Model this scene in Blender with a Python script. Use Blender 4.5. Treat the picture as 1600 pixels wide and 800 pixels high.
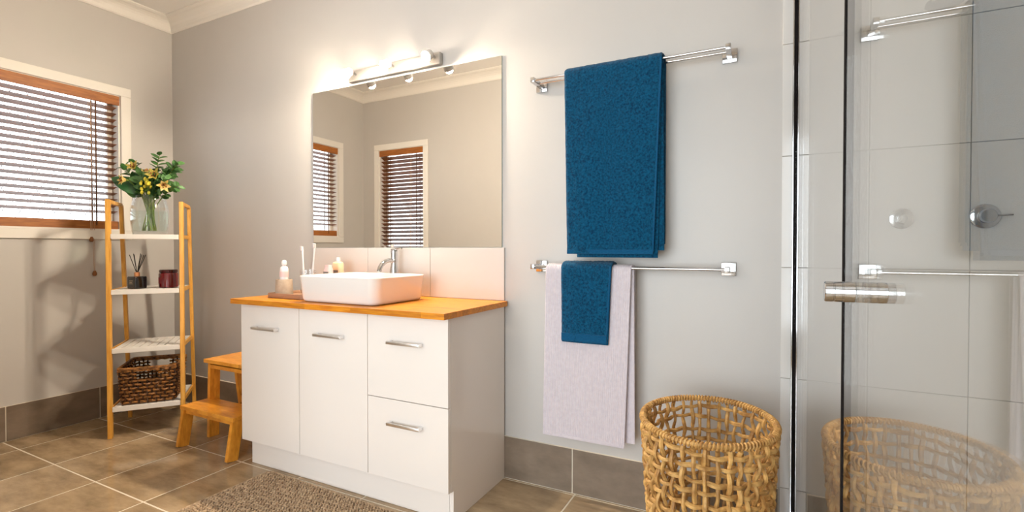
import bpy, bmesh, math, random
from mathutils import Vector, Matrix
random.seed(7)
S = bpy.context.scene
C = S.collection
for o in list(bpy.data.objects):
    bpy.data.objects.remove(o, do_unlink=True)
PI = math.pi

# ------------------------------------------------------------------ camera
cam_d = bpy.data.cameras.new('camera'); cam_d.sensor_width = 36.0
cam_d.lens = 36.0 * 770.0 / 1600.0; cam_d.clip_start = 0.02
cam = bpy.data.objects.new('camera', cam_d); C.objects.link(cam)
cam.location = (0, 0, 1.08)
cam.rotation_euler = (math.radians(90 - 0.8), 0, math.radians(27))
S.camera = cam

# ------------------------------------------------------------------ world, light, exposure
W = bpy.data.worlds.new('overcast_sky'); S.world = W; W.use_nodes = True
bg = W.node_tree.nodes['Background']
bg.inputs[0].default_value = (0.93, 0.96, 1.0, 1); bg.inputs[1].default_value = 3.6
S.view_settings.view_transform = 'Standard'; S.view_settings.look = 'None'
S.view_settings.exposure = 0.0; S.view_settings.gamma = 1.0
S.view_settings.use_curve_mapping = False
cy = S.cycles
cy.use_denoising = True; cy.max_bounces = 10; cy.diffuse_bounces = 5; cy.glossy_bounces = 5
cy.transmission_bounces = 8; cy.transparent_max_bounces = 24
cy.caustics_reflective = False; cy.caustics_refractive = False
cy.sample_clamp_indirect = 5.0
BULB = 3400.0            # emission of each vanity bulb
def portal(name, loc, rot, sx, sy):
    l = bpy.data.lights.new(name, 'AREA'); l.shape = 'RECTANGLE'; l.size = sx; l.size_y = sy
    l.cycles.is_portal = True
    o = bpy.data.objects.new(name, l); C.objects.link(o); o.location = loc; o.rotation_euler = rot
dl = bpy.data.lights.new('added_daylight', 'AREA'); dl.shape = 'RECTANGLE'; dl.size = 2.6; dl.size_y = 2.1; dl.energy = 94.0; dl.color = (0.87, 0.94, 1.0)
dlo = bpy.data.objects.new('added_daylight', dl); C.objects.link(dlo); dlo.location = (-0.95, -2.10, 1.25); dlo.rotation_euler = (PI/2, 0, 0)   # added lamp, stands in for daylight through window_added
XL, XR, D, RY, ZC = -3.78, 1.0, 2.056, 0.15, 2.705     # left wall, right wall, back wall, rear wall, ceiling
portal('daylight_portal', (XL - 0.121, 1.115, 1.64), (0, -PI/2, 0), 0.90, 1.24)
portal('daylight_portal', (-3.275, RY - 0.121, 1.46), (PI/2, 0, 0), 0.60, 1.30)
portal('daylight_portal', (-0.95, -2.021, 1.25), (PI/2, 0, 0), 2.6, 2.1)

# ------------------------------------------------------------------ material helpers
def hexc(r, g, b):
    f = lambda v: (v/255/12.92) if v/255 <= 0.04045 else ((v/255+0.055)/1.055)**2.4
    return (f(r), f(g), f(b), 1)
MATS = {}
def mat(name, col, rough=0.5, metal=0.0, col2=None, nscale=8, ndetail=4, stretch=(1, 1, 1), bump=0.0, bscale=None,
        rnd=0.0, coat=0.0, sheen=0.0, spec=None, emit=None, trans=0.0, sss=0.0, rough2=None, ramp=(0.35, 0.65), wave=None):
    m = bpy.data.materials.new(name); m.use_nodes = True; MATS[name] = m
    nt = m.node_tree; N = nt.nodes; L = nt.links; b = N['Principled BSDF']
    b.inputs['Base Color'].default_value = col; b.inputs['Roughness'].default_value = rough
    b.inputs['Metallic'].default_value = metal; b.inputs['Coat Weight'].default_value = coat
    b.inputs['Coat Roughness'].default_value = 0.05
    if sheen: b.inputs['Sheen Weight'].default_value = sheen; b.inputs['Sheen Roughness'].default_value = 0.5
    if spec is not None: b.inputs['Specular IOR Level'].default_value = spec
    if trans: b.inputs['Transmission Weight'].default_value = trans
    if emit: b.inputs['Emission Color'].default_value = emit[0]; b.inputs['Emission Strength'].default_value = emit[1]
    if col2 or bump or rnd or wave:
        tc = N.new('ShaderNodeTexCoord'); oi = N.new('ShaderNodeObjectInfo')
        ad = N.new('ShaderNodeVectorMath'); ad.operation = 'MULTIPLY_ADD'
        cb = N.new('ShaderNodeCombineXYZ'); mul = N.new('ShaderNodeMath'); mul.operation = 'MULTIPLY'; mul.inputs[1].default_value = 37.0
        L.new(oi.outputs['Random'], mul.inputs[0])
        for i in range(3): L.new(mul.outputs[0], cb.inputs[i])
        L.new(tc.outputs['Object'], ad.inputs[0]); ad.inputs[1].default_value = stretch; L.new(cb.outputs[0], ad.inputs[2])
        no = N.new('ShaderNodeTexNoise'); no.inputs['Scale'].default_value = nscale; no.inputs['Detail'].default_value = ndetail
        no.inputs['Roughness'].default_value = 0.6
        L.new(ad.outputs[0], no.inputs['Vector'])
        last = None
        if col2:
            rp = N.new('ShaderNodeValToRGB'); rp.color_ramp.elements[0].position = ramp[0]; rp.color_ramp.elements[1].position = ramp[1]
            rp.color_ramp.elements[0].color = col; rp.color_ramp.elements[1].color = col2
            L.new(no.outputs['Fac'], rp.inputs['Fac']); last = rp.outputs[0]
        if rnd:
            hs = N.new('ShaderNodeHueSaturation'); mr = N.new('ShaderNodeMapRange')
            mr.inputs[3].default_value = 1 - rnd; mr.inputs[4].default_value = 1 + rnd
            L.new(oi.outputs['Random'], mr.inputs[0]); L.new(mr.outputs[0], hs.inputs['Value'])
            if last: L.new(last, hs.inputs['Color'])
            else: hs.inputs['Color'].default_value = col
            last = hs.outputs[0]
        if last: L.new(last, b.inputs['Base Color'])
        if rough2 is not None:
            mr2 = N.new('ShaderNodeMapRange'); mr2.inputs[3].default_value = rough; mr2.inputs[4].default_value = rough2
            L.new(no.outputs['Fac'], mr2.inputs[0]); L.new(mr2.outputs[0], b.inputs['Roughness'])
        if bump:
            n2 = no
            if bscale:
                n2 = N.new('ShaderNodeTexNoise'); n2.inputs['Scale'].default_value = bscale; n2.inputs['Detail'].default_value = 3
                L.new(ad.outputs[0], n2.inputs['Vector'])
            bp = N.new('ShaderNodeBump'); bp.inputs['Strength'].default_value = min(1, bump); bp.inputs['Distance'].default_value = 0.004
            L.new(n2.outputs['Fac'], bp.inputs['Height']); L.new(bp.outputs[0], b.inputs['Normal'])
    return m
def thin_glass(name, tint=(0.975, 0.985, 0.98, 1), ior=1.5):
    m = bpy.data.materials.new(name); m.use_nodes = True; MATS[name] = m
    nt = m.node_tree; N = nt.nodes; L = nt.links
    N.remove(N['Principled BSDF']); out = N['Material Output']
    ge = N.new('ShaderNodeNewGeometry'); mr = N.new('ShaderNodeMapRange'); mr.inputs[3].default_value = ior; mr.inputs[4].default_value = 1/ior
    L.new(ge.outputs['Backfacing'], mr.inputs[0])
    fr = N.new('ShaderNodeFresnel'); L.new(mr.outputs[0], fr.inputs['IOR'])
    tr = N.new('ShaderNodeBsdfTransparent'); tr.inputs[0].default_value = tint
    gl = N.new('ShaderNodeBsdfGlossy'); gl.inputs['Roughness'].default_value = 0.0; gl.inputs['Color'].default_value = (1, 1, 1, 1)
    mx = N.new('ShaderNodeMixShader'); L.new(fr.outputs[0], mx.inputs[0]); L.new(tr.outputs[0], mx.inputs[1]); L.new(gl.outputs[0], mx.inputs[2])
    L.new(mx.outputs[0], out.inputs[0])
    return m
thin_glass('clear_glass'); thin_glass('vase_glass', (0.95, 0.97, 0.97, 1)); thin_glass('water', (0.95, 0.98, 0.96, 1), 1.25)
thin_glass('tumbler_glass', (0.97, 0.975, 0.98, 1))
mat('wall_paint', (0.545, 0.524, 0.502, 1), 0.42, col2=(0.53, 0.51, 0.49, 1), nscale=3, bump=0.05, bscale=120)
mat('ceiling_paint', (0.80, 0.78, 0.75, 1), 0.6, bump=0.04, nscale=90)
mat('trim_white', (0.80, 0.77, 0.72, 1), 0.35, bump=0.02, nscale=60)
mat('floor_tile', hexc(136, 115, 88), 0.06, col2=hexc(188, 163, 130), nscale=5.5, ndetail=7, stretch=(1, 2.2, 1), rnd=0.07, bump=0.02, bscale=18, rough2=0.10, ramp=(0.3, 0.7))
mat('base_tile', hexc(112, 98, 84), 0.3, col2=hexc(138, 123, 108), nscale=6, ndetail=7, stretch=(1, 1, 2), rnd=0.06, bump=0.06, bscale=25, rough2=0.4, ramp=(0.3, 0.7))
mat('grout', hexc(222, 212, 194), 0.8, bump=0.1, nscale=200)
mat('pale_grout', hexc(168, 162, 154), 0.8, bump=0.1, nscale=200)
mat('white_tile', (0.72, 0.70, 0.675, 1), 0.10, rnd=0.012, bump=0.015, nscale=4)
mat('splash_tile', (0.63, 0.60, 0.575, 1), 0.10, rnd=0.012, bump=0.015, nscale=4)
mat('cabinet_white', (0.83, 0.775, 0.73, 1), 0.16, coat=0.4, bump=0.01, nscale=5)
mat('ceramic', (0.78, 0.755, 0.73, 1), 0.08, coat=0.5, bump=0.005, nscale=4)
mat('mirror', (0.93, 0.93, 0.915, 1), 0.0, 1.0)
mat('lamp_bar', (0.42, 0.40, 0.37, 1), 0.45, 0.3, bump=0.01, nscale=20)
mat('mirror_edge', (0.25, 0.32, 0.30, 1), 0.2, bump=0.01)
mat('chrome', (0.60, 0.60, 0.61, 1), 0.10, 1.0, bump=0.005, nscale=20)
mat('satin_chrome', (0.86, 0.85, 0.85, 1), 0.28, 1.0, bump=0.005, nscale=20)
mat('dark_gap', (0.012, 0.010, 0.010, 1), 0.9, spec=0.05, bump=0.01)
mat('counter_wood', hexc(186, 104, 12), 0.4, col2=hexc(222, 146, 24), nscale=9, ndetail=6, stretch=(1, 14, 14), rnd=0.12, coat=0.05, bump=0.03)
mat('bamboo', hexc(210, 148, 56), 0.35, col2=hexc(236, 180, 84), nscale=7, ndetail=4, stretch=(9, 9, 1), rnd=0.05, bump=0.03)
mat('stool_wood', hexc(210, 134, 40), 0.28, col2=hexc(238, 166, 60), nscale=7, ndetail=5, stretch=(2, 9, 2), rnd=0.10, coat=0.15, bump=0.03)
mat('shelf_white', (0.80, 0.78, 0.75, 1), 0.4, bump=0.02, nscale=30)
mat('blind_wood', hexc(104, 58, 22), 0.45, col2=hexc(136, 80, 34), nscale=8, ndetail=5, stretch=(14, 1.5, 14), rnd=0.08, bump=0.03)
mat('blind_wood_x', hexc(104, 58, 22), 0.45, col2=hexc(136, 80, 34), nscale=8, ndetail=5, stretch=(1.5, 14, 14), rnd=0.08, bump=0.03)
mat('blind_rail', hexc(140, 80, 24), 0.4, col2=hexc(172, 104, 38), nscale=8, ndetail=5, stretch=(1.5, 14, 14), rnd=0.05, bump=0.03)
mat('blind_tape', hexc(92, 56, 26), 0.8, bump=0.2, nscale=300)
mat('cord', hexc(176, 140, 108), 0.8, bump=0.2, nscale=300)
mat('knob_wood', hexc(140, 88, 42), 0.5, bump=0.02)
mat('screen_metal', hexc(150, 150, 160), 0.6, 0.0, bump=0.02)
mat('blue_terry', hexc(0, 50, 82), 0.95, col2=hexc(6, 92, 130), nscale=120, ndetail=6, bump=1.0, bscale=420, sheen=0.12, ramp=(0.34, 0.68), spec=0.1)
mat('blue_hem', hexc(4, 70, 110), 0.9, col2=hexc(14, 88, 130), nscale=120, stretch=(1, 1, 8), bump=0.4, bscale=300, sheen=0.2, spec=0.1)
mat('lilac_cloth', hexc(206, 198, 206), 0.95, col2=hexc(214, 207, 214), nscale=60, bump=0.35, bscale=350, sheen=0.15, spec=0.1)
mat('wicker_gold', hexc(150, 106, 52), 0.6, col2=hexc(214, 170, 102), nscale=26, ndetail=5, rnd=0.12, bump=0.35, bscale=140)
mat('wicker_dark', hexc(88, 54, 24), 0.55, col2=hexc(170, 116, 58), nscale=45, ndetail=5, rnd=0.15, bump=0.3, bscale=160)
mat('wicker_stake', hexc(48, 29, 14), 0.6, col2=hexc(84, 52, 26), nscale=45, ndetail=4, rnd=0.15, bump=0.3, bscale=160)
mat('rug_base', hexc(96, 74, 52), 0.95, bump=0.3, nscale=200)
mat('rug_loop', hexc(140, 112, 82), 0.95, col2=hexc(196, 168, 134), nscale=70, ndetail=4, bump=0.6, bscale=500, sheen=0.2)
mat('leaf_dark', hexc(26, 66, 36), 0.3, col2=hexc(44, 92, 52), nscale=12, bump=0.1)
mat('leaf_green', hexc(58, 104, 50), 0.45, col2=hexc(92, 136, 74), nscale=20, rnd=0.2, bump=0.1)
mat('stem_green', hexc(92, 120, 44), 0.5, col2=hexc(128, 146, 60), nscale=30, rnd=0.15, bump=0.05)
mat('petal_yellow', hexc(222, 190, 96), 0.5, col2=hexc(240, 218, 150), nscale=25, rnd=0.08, bump=0.05)
mat('petal_green', hexc(170, 160, 66), 0.5, col2=hexc(204, 184, 92), nscale=25, rnd=0.08, bump=0.05)
mat('bud_yellow', hexc(226, 206, 60), 0.5, col2=hexc(196, 200, 70), nscale=40, rnd=0.12, bump=0.05)
mat('stamen', hexc(136, 74, 34), 0.7, bump=0.05)
mat('black_glass', hexc(14, 13, 14), 0.08, coat=0.5, bump=0.005)
mat('label_print', hexc(150, 138, 118), 0.6, bump=0.01)
mat('copper', hexc(214, 150, 104), 0.3, 0.8, bump=0.01)
mat('reed_black', hexc(24, 20, 18), 0.8, bump=0.05)
mat('red_glass', hexc(96, 12, 20), 0.07, coat=0.6, bump=0.005)
mat('red_lid', hexc(62, 8, 14), 0.12, coat=0.4, bump=0.01)
mat('red_label', hexc(120, 30, 36), 0.4, bump=0.01)
mat('concrete', hexc(158, 140, 122), 0.85, col2=hexc(178, 160, 140), nscale=30, bump=0.15)
mat('tray_wood', hexc(136, 100, 74), 0.55, col2=hexc(158, 120, 92), nscale=9, stretch=(1, 10, 10), bump=0.05)
mat('white_plastic', (0.84, 0.82, 0.81, 1), 0.3, bump=0.005)
mat('pale_bottle', hexc(236, 226, 224), 0.25, bump=0.005)
mat('peach_plastic', hexc(236, 196, 160), 0.35, bump=0.005)
mat('pink_plastic', hexc(232, 200, 196), 0.35, bump=0.005)
mat('grey_print', hexc(130, 122, 118), 0.6, bump=0.005)
mat('bristle', hexc(196, 188, 190), 0.8, bump=0.1)
mat('bulb', (1, 0.9, 0.75, 1), 0.3, emit=((1.0, 0.845, 0.65, 1), BULB))

# ------------------------------------------------------------------ geometry helpers
def box(bm, x0, x1, y0, y1, z0, z1, bev=0.0, seg=2, M=None):
    vs = [bm.verts.new((x, y, z)) for x in (x0, x1) for y in (y0, y1) for z in (z0, z1)]
    fs = [bm.faces.new([vs[i] for i in q]) for q in ((0, 1, 3, 2), (4, 6, 7, 5), (0, 4, 5, 1), (2, 3, 7, 6), (0, 2, 6, 4), (1, 5, 7, 3))]
    allv = vs
    if bev > 0:
        es = list({e for f in fs for e in f.edges})
        r = bmesh.ops.bevel(bm, geom=es, offset=bev, segments=seg, affect='EDGES', profile=0.5)
        allv = list({v for f in r['faces'] for v in f.verts} | {v for v in vs if v.is_valid})
        allv = [v for v in allv if v.is_valid]
    if M is not None:
        seen = set()
        stack = list(allv)
        for v in stack:
            if v not in seen: seen.add(v)
        # include linked verts of the same island
        todo = list(seen)
        while todo:
            v = todo.pop()
            for e in v.link_edges:
                w = e.other_vert(v)
                if w not in seen: seen.add(w); todo.append(w)
        for v in seen: v.co = M @ v.co
def BX(*a, **k):
    bm = bmesh.new(); box(bm, *a, **k); return bm
def beam(bm, p, q, w, t, up=(0, 0, 1), bev=0.0, ends=0.0):
    """rectangular bar from p to q; w across, t along the projected up vector"""
    p, q = Vector(p), Vector(q); d = (q-p); l = d.length; d.normalize()
    s = d.cross(Vector(up)); s.normalize(); u = s.cross(d)
    M = Matrix((( s.x, u.x, d.x, p.x), (s.y, u.y, d.y, p.y), (s.z, u.z, d.z, p.z), (0, 0, 0, 1)))
    box(bm, -w/2, w/2, -t/2, t/2, -ends, l+ends, bev, M=M)
def tube(bm, pts, rad, n=8, closed=False, cap=True, flat=1.0):
    pts = [Vector(p) for p in pts]; m = len(pts)
    rads = rad if isinstance(rad, (list, tuple)) else [rad]*m
    rings = []; prev = None
    for i in range(m):
        if closed: t = pts[(i+1) % m]-pts[i-1]
        else: t = pts[min(i+1, m-1)]-pts[max(i-1, 0)]
        if t.length < 1e-9: t = Vector((0, 0, 1))
        t.normalize()
        if prev is None:
            a = Vector((0, 0, 1)) if abs(t.z) < 0.9 else Vector((1, 0, 0))
            nrm = (a - t*a.dot(t)).normalized()
        else:
            nrm = (prev - t*prev.dot(t))
            nrm = nrm.normalized() if nrm.length > 1e-6 else prev
        prev = nrm; b = t.cross(nrm)
        rings.append([bm.verts.new(pts[i] + (nrm*math.cos(2*PI*k/n)*flat + b*math.sin(2*PI*k/n))*rads[i]) for k in range(n)])
    for i in range(m if closed else m-1):
        A, B = rings[i], rings[(i+1) % m]
        for k in range(n): bm.faces.new((A[k], A[(k+1) % n], B[(k+1) % n], B[k]))
    if not closed and cap:
        bm.faces.new(list(reversed(rings[0]))); bm.faces.new(rings[-1])
def TB(*a, **k):
    bm = bmesh.new(); tube(bm, *a, **k); return bm
def lathe(bm, prof, n=24, c=(0, 0, 0), axis='z'):
    """prof: (radius, height) list; closed at ends with radius 0"""
    rings = []
    def P(r, h, a):
        x, y = r*math.cos(a), r*math.sin(a)
        if axis == 'z': v = (x, y, h)
        elif axis == 'y': v = (x, h, -y)
        else: v = (h, x, y)
        return Vector(v)+Vector(c)
    for r, h in prof:
        if r < 1e-7: rings.append([bm.verts.new(P(0, h, 0))])
        else: rings.append([bm.verts.new(P(r, h, 2*PI*k/n)) for k in range(n)])
    for A, B in zip(rings, rings[1:]):
        for k in range(n):
            a = [A[0]] if len(A) == 1 else [A[k], A[(k+1) % n]]
            b = [B[0]] if len(B) == 1 else [B[(k+1) % n], B[k]]
            if len(a)+len(b) >= 3: bm.faces.new(a+b)
def LT(*a, **k):
    bm = bmesh.new(); lathe(bm, *a, **k); return bm
def ball(bm, c, r, sc=(1, 1, 1), u=10, v=6, M=None):
    m = Matrix.Translation(c) @ (M if M else Matrix.Identity(4)) @ Matrix.Diagonal((sc[0], sc[1], sc[2], 1))
    bmesh.ops.create_uvsphere(bm, u_segments=u, v_segments=v, radius=r, matrix=m)
def prism(bm, poly, z0, z1):
    a = [bm.verts.new((x, y, z0)) for x, y in poly]; b = [bm.verts.new((x, y, z1)) for x, y in poly]
    n = len(poly); bm.faces.new(list(reversed(a))); bm.faces.new(b)
    for i in range(n): bm.faces.new((a[i], a[(i+1) % n], b[(i+1) % n], b[i]))
def obj(name, bm, m, parent=None, loc=None, origin=None, smooth=False, fix=True):
    if isinstance(bm, bpy.types.Mesh): me = bm
    else:
        if origin is not None: bmesh.ops.translate(bm, verts=bm.verts, vec=-Vector(origin))
        if fix: bmesh.ops.recalc_face_normals(bm, faces=bm.faces)
        me = bpy.data.meshes.new(name); bm.to_mesh(me); bm.free()
        me.materials.append(MATS[m])
        if smooth:
            for p in me.polygons: p.use_smooth = True
            me.set_sharp_from_angle(angle=math.radians(42))
    o = bpy.data.objects.new(name, me); C.objects.link(o)
    if parent is not None: o.parent = parent
    if loc is not None: o.location = loc
    elif origin is not None and parent is None: o.location = origin
    return o
def tag(o, label, cat, group=None, kind=None):
    o['label'] = label; o['category'] = cat
    if group: o['group'] = group
    if kind: o['kind'] = kind
    return o
def thing(name, label, cat, loc=(0, 0, 0), rz=0.0, group=None, kind=None):
    o = bpy.data.objects.new(name, None); C.objects.link(o); o.empty_display_size = 0.05
    o.location = loc; o.rotation_euler = (0, 0, rz)
    return tag(o, label, cat, group, kind)
def struct(name, bm, m, label, cat, origin=None):
    return tag(obj(name, bm, m, origin=origin), label, cat, kind='structure')

# ------------------------------------------------------------------ room shell
# openings: left window (y 0.50..1.73, z 1.20..2.085), rear window (x -3.56..-2.99, z .82..2.10), doorway added wide for daylight, x -1.95...085
def holed(axis, f0, f1, a0, a1, z0, z1, holes):
    """wall slab between f0 and f1 on its thin axis, with rectangular holes (a0,a1,z0,z1)"""
    bm = bmesh.new()
    As = sorted({a0, a1, *[h[0] for h in holes], *[h[1] for h in holes]})
    Zs = sorted({z0, z1, *[h[2] for h in holes], *[h[3] for h in holes]})
    for i in range(len(As)-1):
        for k in range(len(Zs)-1):
            ca, cz = (As[i]+As[i+1])/2, (Zs[k]+Zs[k+1])/2
            if any(h[0] < ca < h[1] and h[2] < cz < h[3] for h in holes): continue
            if axis == 'x': box(bm, f0, f1, As[i], As[i+1], Zs[k], Zs[k+1])
            else: box(bm, As[i], As[i+1], f0, f1, Zs[k], Zs[k+1])
    bmesh.ops.remove_doubles(bm, verts=bm.verts, dist=1e-5)
    # drop interior faces shared by neighbouring blocks
    seen = {}; bm.verts.index_update()
    for f in list(bm.faces):
        key = tuple(sorted(v.index for v in f.verts))
        seen.setdefault(key, []).append(f)
    kill = [f for fs in seen.values() if len(fs) > 1 for f in fs]
    bmesh.ops.delete(bm, geom=kill, context='FACES_ONLY')
    return bm
wall_back = struct('wall_back', BX(XL-0.12, XR+0.12, D, D+0.12, 0, ZC), 'wall_paint', 'pale grey painted wall behind the vanity and towel rails', 'wall')
struct('wall_left', holed('x', XL-0.12, XL, RY-0.12, D, 0, ZC, [(0.50, 1.73, 1.20, 2.085)]), 'wall_paint', 'beige grey painted wall with the wide blind-covered window', 'wall')
struct('wall_rear', holed('y', RY-0.12, RY, XL, XR, 0, ZC, [(-3.56, -2.99, 0.82, 2.10), (-1.95, 0.085, 0, 2.34)]), 'wall_paint', 'olive beige wall with the narrow window, seen in the mirror', 'wall')
wall_right = struct('wall_right', BX(XR, XR+0.12, RY, D, 0, ZC), 'pale_grout', 'white tiled end wall inside the shower', 'wall')
struct('ceiling', BX(XL-0.12, XR+0.12, -2.02, D+0.12, ZC, ZC+0.1), 'ceiling_paint', 'plain white painted ceiling', 'ceiling')
struct('wall_added_left', BX(-2.72, -2.60, -2.02, RY-0.12, 0, ZC), 'wall_paint', 'pale painted side wall of the added space behind the doorway', 'wall')  # unseen side room, added so daylight reaches the vanity front and towel wall
struct('wall_added_right', BX(0.70, 0.82, -2.02, RY-0.12, 0, ZC), 'wall_paint', 'pale painted wall of the added space behind the shower', 'wall')
struct('wall_added_end', holed('y', -2.02, -1.90, -2.60, 0.70, 0, ZC, [(-2.25, 0.35, 0.2, 2.3)]), 'wall_paint', 'far wall of the added space, with a wide clear window for daylight', 'wall')
floor = struct('floor', BX(XL-0.12, XR+0.12, -2.02, D+0.12, -0.1, -0.0012), 'grout', 'brown grey stone look floor tiles with cream grout lines', 'floor')
meshes = {}
def tile_mesh(key, dims, m, bev):
    k = (key,)+tuple(round(d, 4) for d in dims)
    if k not in meshes:
        bm = BX(-dims[0]/2, dims[0]/2, -dims[1]/2, dims[1]/2, -dims[2]/2, dims[2]/2, bev, 1)
        bmesh.ops.recalc_face_normals(bm, faces=bm.faces)
        me = bpy.data.meshes.new(key); bm.to_mesh(me); bm.free(); me.materials.append(MATS[m]); meshes[k] = me
    return meshes[k]
def tile(name, parent, x0, x1, y0, y1, z0, z1, m, bev=0.0008):
    me = tile_mesh(name+m, (x1-x0, y1-y0, z1-z0), m, bev)
    o = bpy.data.objects.new(name, me); C.objects.link(o); o.parent = parent
    o.location = ((x0+x1)/2, (y0+y1)/2, (z0+z1)/2)
    return o
def spans(lo, hi, first, pitch):
    cuts = [lo]; c = first
    while c - pitch > lo+0.004: c -= pitch
    while c < hi-0.004:
        if c > lo+0.004: cuts.append(c)
        c += pitch
    return list(zip(cuts, cuts[1:]+[hi]))
G = 0.0042
for xa, xb in spans(XL, XR, -0.732, 0.405):
    for ya, yb in spans(RY, D, 1.148, 0.445):
        tile('floor_tile', floor, xa+G, xb-G, ya+G, yb-G, -0.012, 0.0, 'floor_tile', 0.0)
for xa, xb in spans(-2.60, 0.70, -0.732, 0.405):
    for ya, yb in spans(-1.90, RY, 1.148, 0.445):
        tile('floor_tile', floor, xa+G, xb-G, ya+G, yb-G, -0.012, 0.0, 'floor_tile', 0.0)
bb = struct('baseboard_back', BX(XL, 0.056, D-0.007, D, 0, 0.198), 'grout', 'brown stone look skirting tiles along the towel rail wall', 'skirting')
for xa, xb in spans(XL, 0.056, -0.745, 0.42):
    tile('base_tile', bb, xa+G*.7, xb-G*.7, D-0.011, D-0.002, 0.004, 0.197, 'base_tile')
bl = struct('baseboard_left', BX(XL, XL+0.007, RY, D-0.012, 0, 0.198), 'grout', 'brown stone look skirting tiles below the wide window', 'skirting')
for ya, yb in spans(RY, D-0.012, 1.16, 0.44):
    tile('base_tile', bl, XL+0.002, XL+0.011, ya+G*.7, yb-G*.7, 0.004, 0.197, 'base_tile')
br = struct('baseboard_rear', BX(XL+0.012, -1.95, RY, RY+0.007, 0, 0.198), 'grout', 'brown stone look skirting tiles under the narrow window', 'skirting')
for xa, xb in spans(XL+0.012, -1.95, -0.745, 0.42):
    tile('base_tile', br, xa+G*.7, xb-G*.7, RY+0.002, RY+0.011, 0.004, 0.197, 'base_tile')
# shower wall tiles (real joints, pieces proud of the wall)
base_t = obj('tile_bedding', BX(0.060, XR, D-0.004, D, 0, 2.60), 'pale_grout', wall_back)
for xa, xb in spans(0.058, XR-0.009, 0.320, 0.263):
    for za, zb in spans(0.0, 2.60, 0.206, 0.4035):
        tile('wall_tile', wall_back, xa+0.0012, xb-0.0012, D-0.009, D-0.001, za+0.0012, zb-0.0012, 'white_tile', 0.0006)
for ya, yb in spans(RY, D-0.010, 0.30, 0.263):
    for za, zb in spans(0.0, 2.60, 0.206, 0.4035):
        tile('wall_tile', wall_right, XR-0.009, XR-0.0005, ya+0.0012, yb-0.0012, za+0.0012, zb-0.0012, 'white_tile', 0.0006)
# cove cornices
def cove(p, q, nrm, n):
    bm = bmesh.new(); prof = [(0.0, -0.088), (0.006, -0.088), (0.012, -0.080)]
    for k in range(7):
        a = k/6*PI/2
        prof.append((0.012+0.062*(1-math.cos(a)), -0.080+0.066*math.sin(a)))
    prof += [(0.082, -0.010), (0.088, -0.006), (0.088, 0.0), (0.0, 0.0)]
    rows = []
    for base, sgn in ((Vector(p), 1), (Vector(q), -1)):
        d = (Vector(q)-Vector(p)).normalized()
        rows.append([bm.verts.new(base + Vector(nrm)*u + d*u*sgn*n + Vector((0, 0, v))) for u, v in prof])
    m = len(prof)
    for i in range(m): bm.faces.new((rows[0][i], rows[0][(i+1) % m], rows[1][(i+1) % m], rows[1][i]))
    bm.faces.new(rows[0]); bm.faces.new(list(reversed(rows[1])))
    return bm
struct('trim_1', cove((XL, D, ZC), (XR, D, ZC), (0, -1, 0), 1), 'trim_white', 'white cove cornice above the vanity wall', 'cornice')
struct('trim_2', cove((XL, RY, ZC), (XL, D, ZC), (1, 0, 0), 1), 'trim_white', 'white cove cornice above the wide window', 'cornice')
struct('trim_3', cove((XR, RY, ZC), (XL, RY, ZC), (0, 1, 0), 1), 'trim_white', 'white cove cornice seen in the mirror above the narrow window', 'cornice')
struct('trim_4', cove((XR, D, ZC), (XR, RY, ZC), (-1, 0, 0), 1), 'trim_white', 'white cove cornice above the shower end wall', 'cornice')

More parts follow.
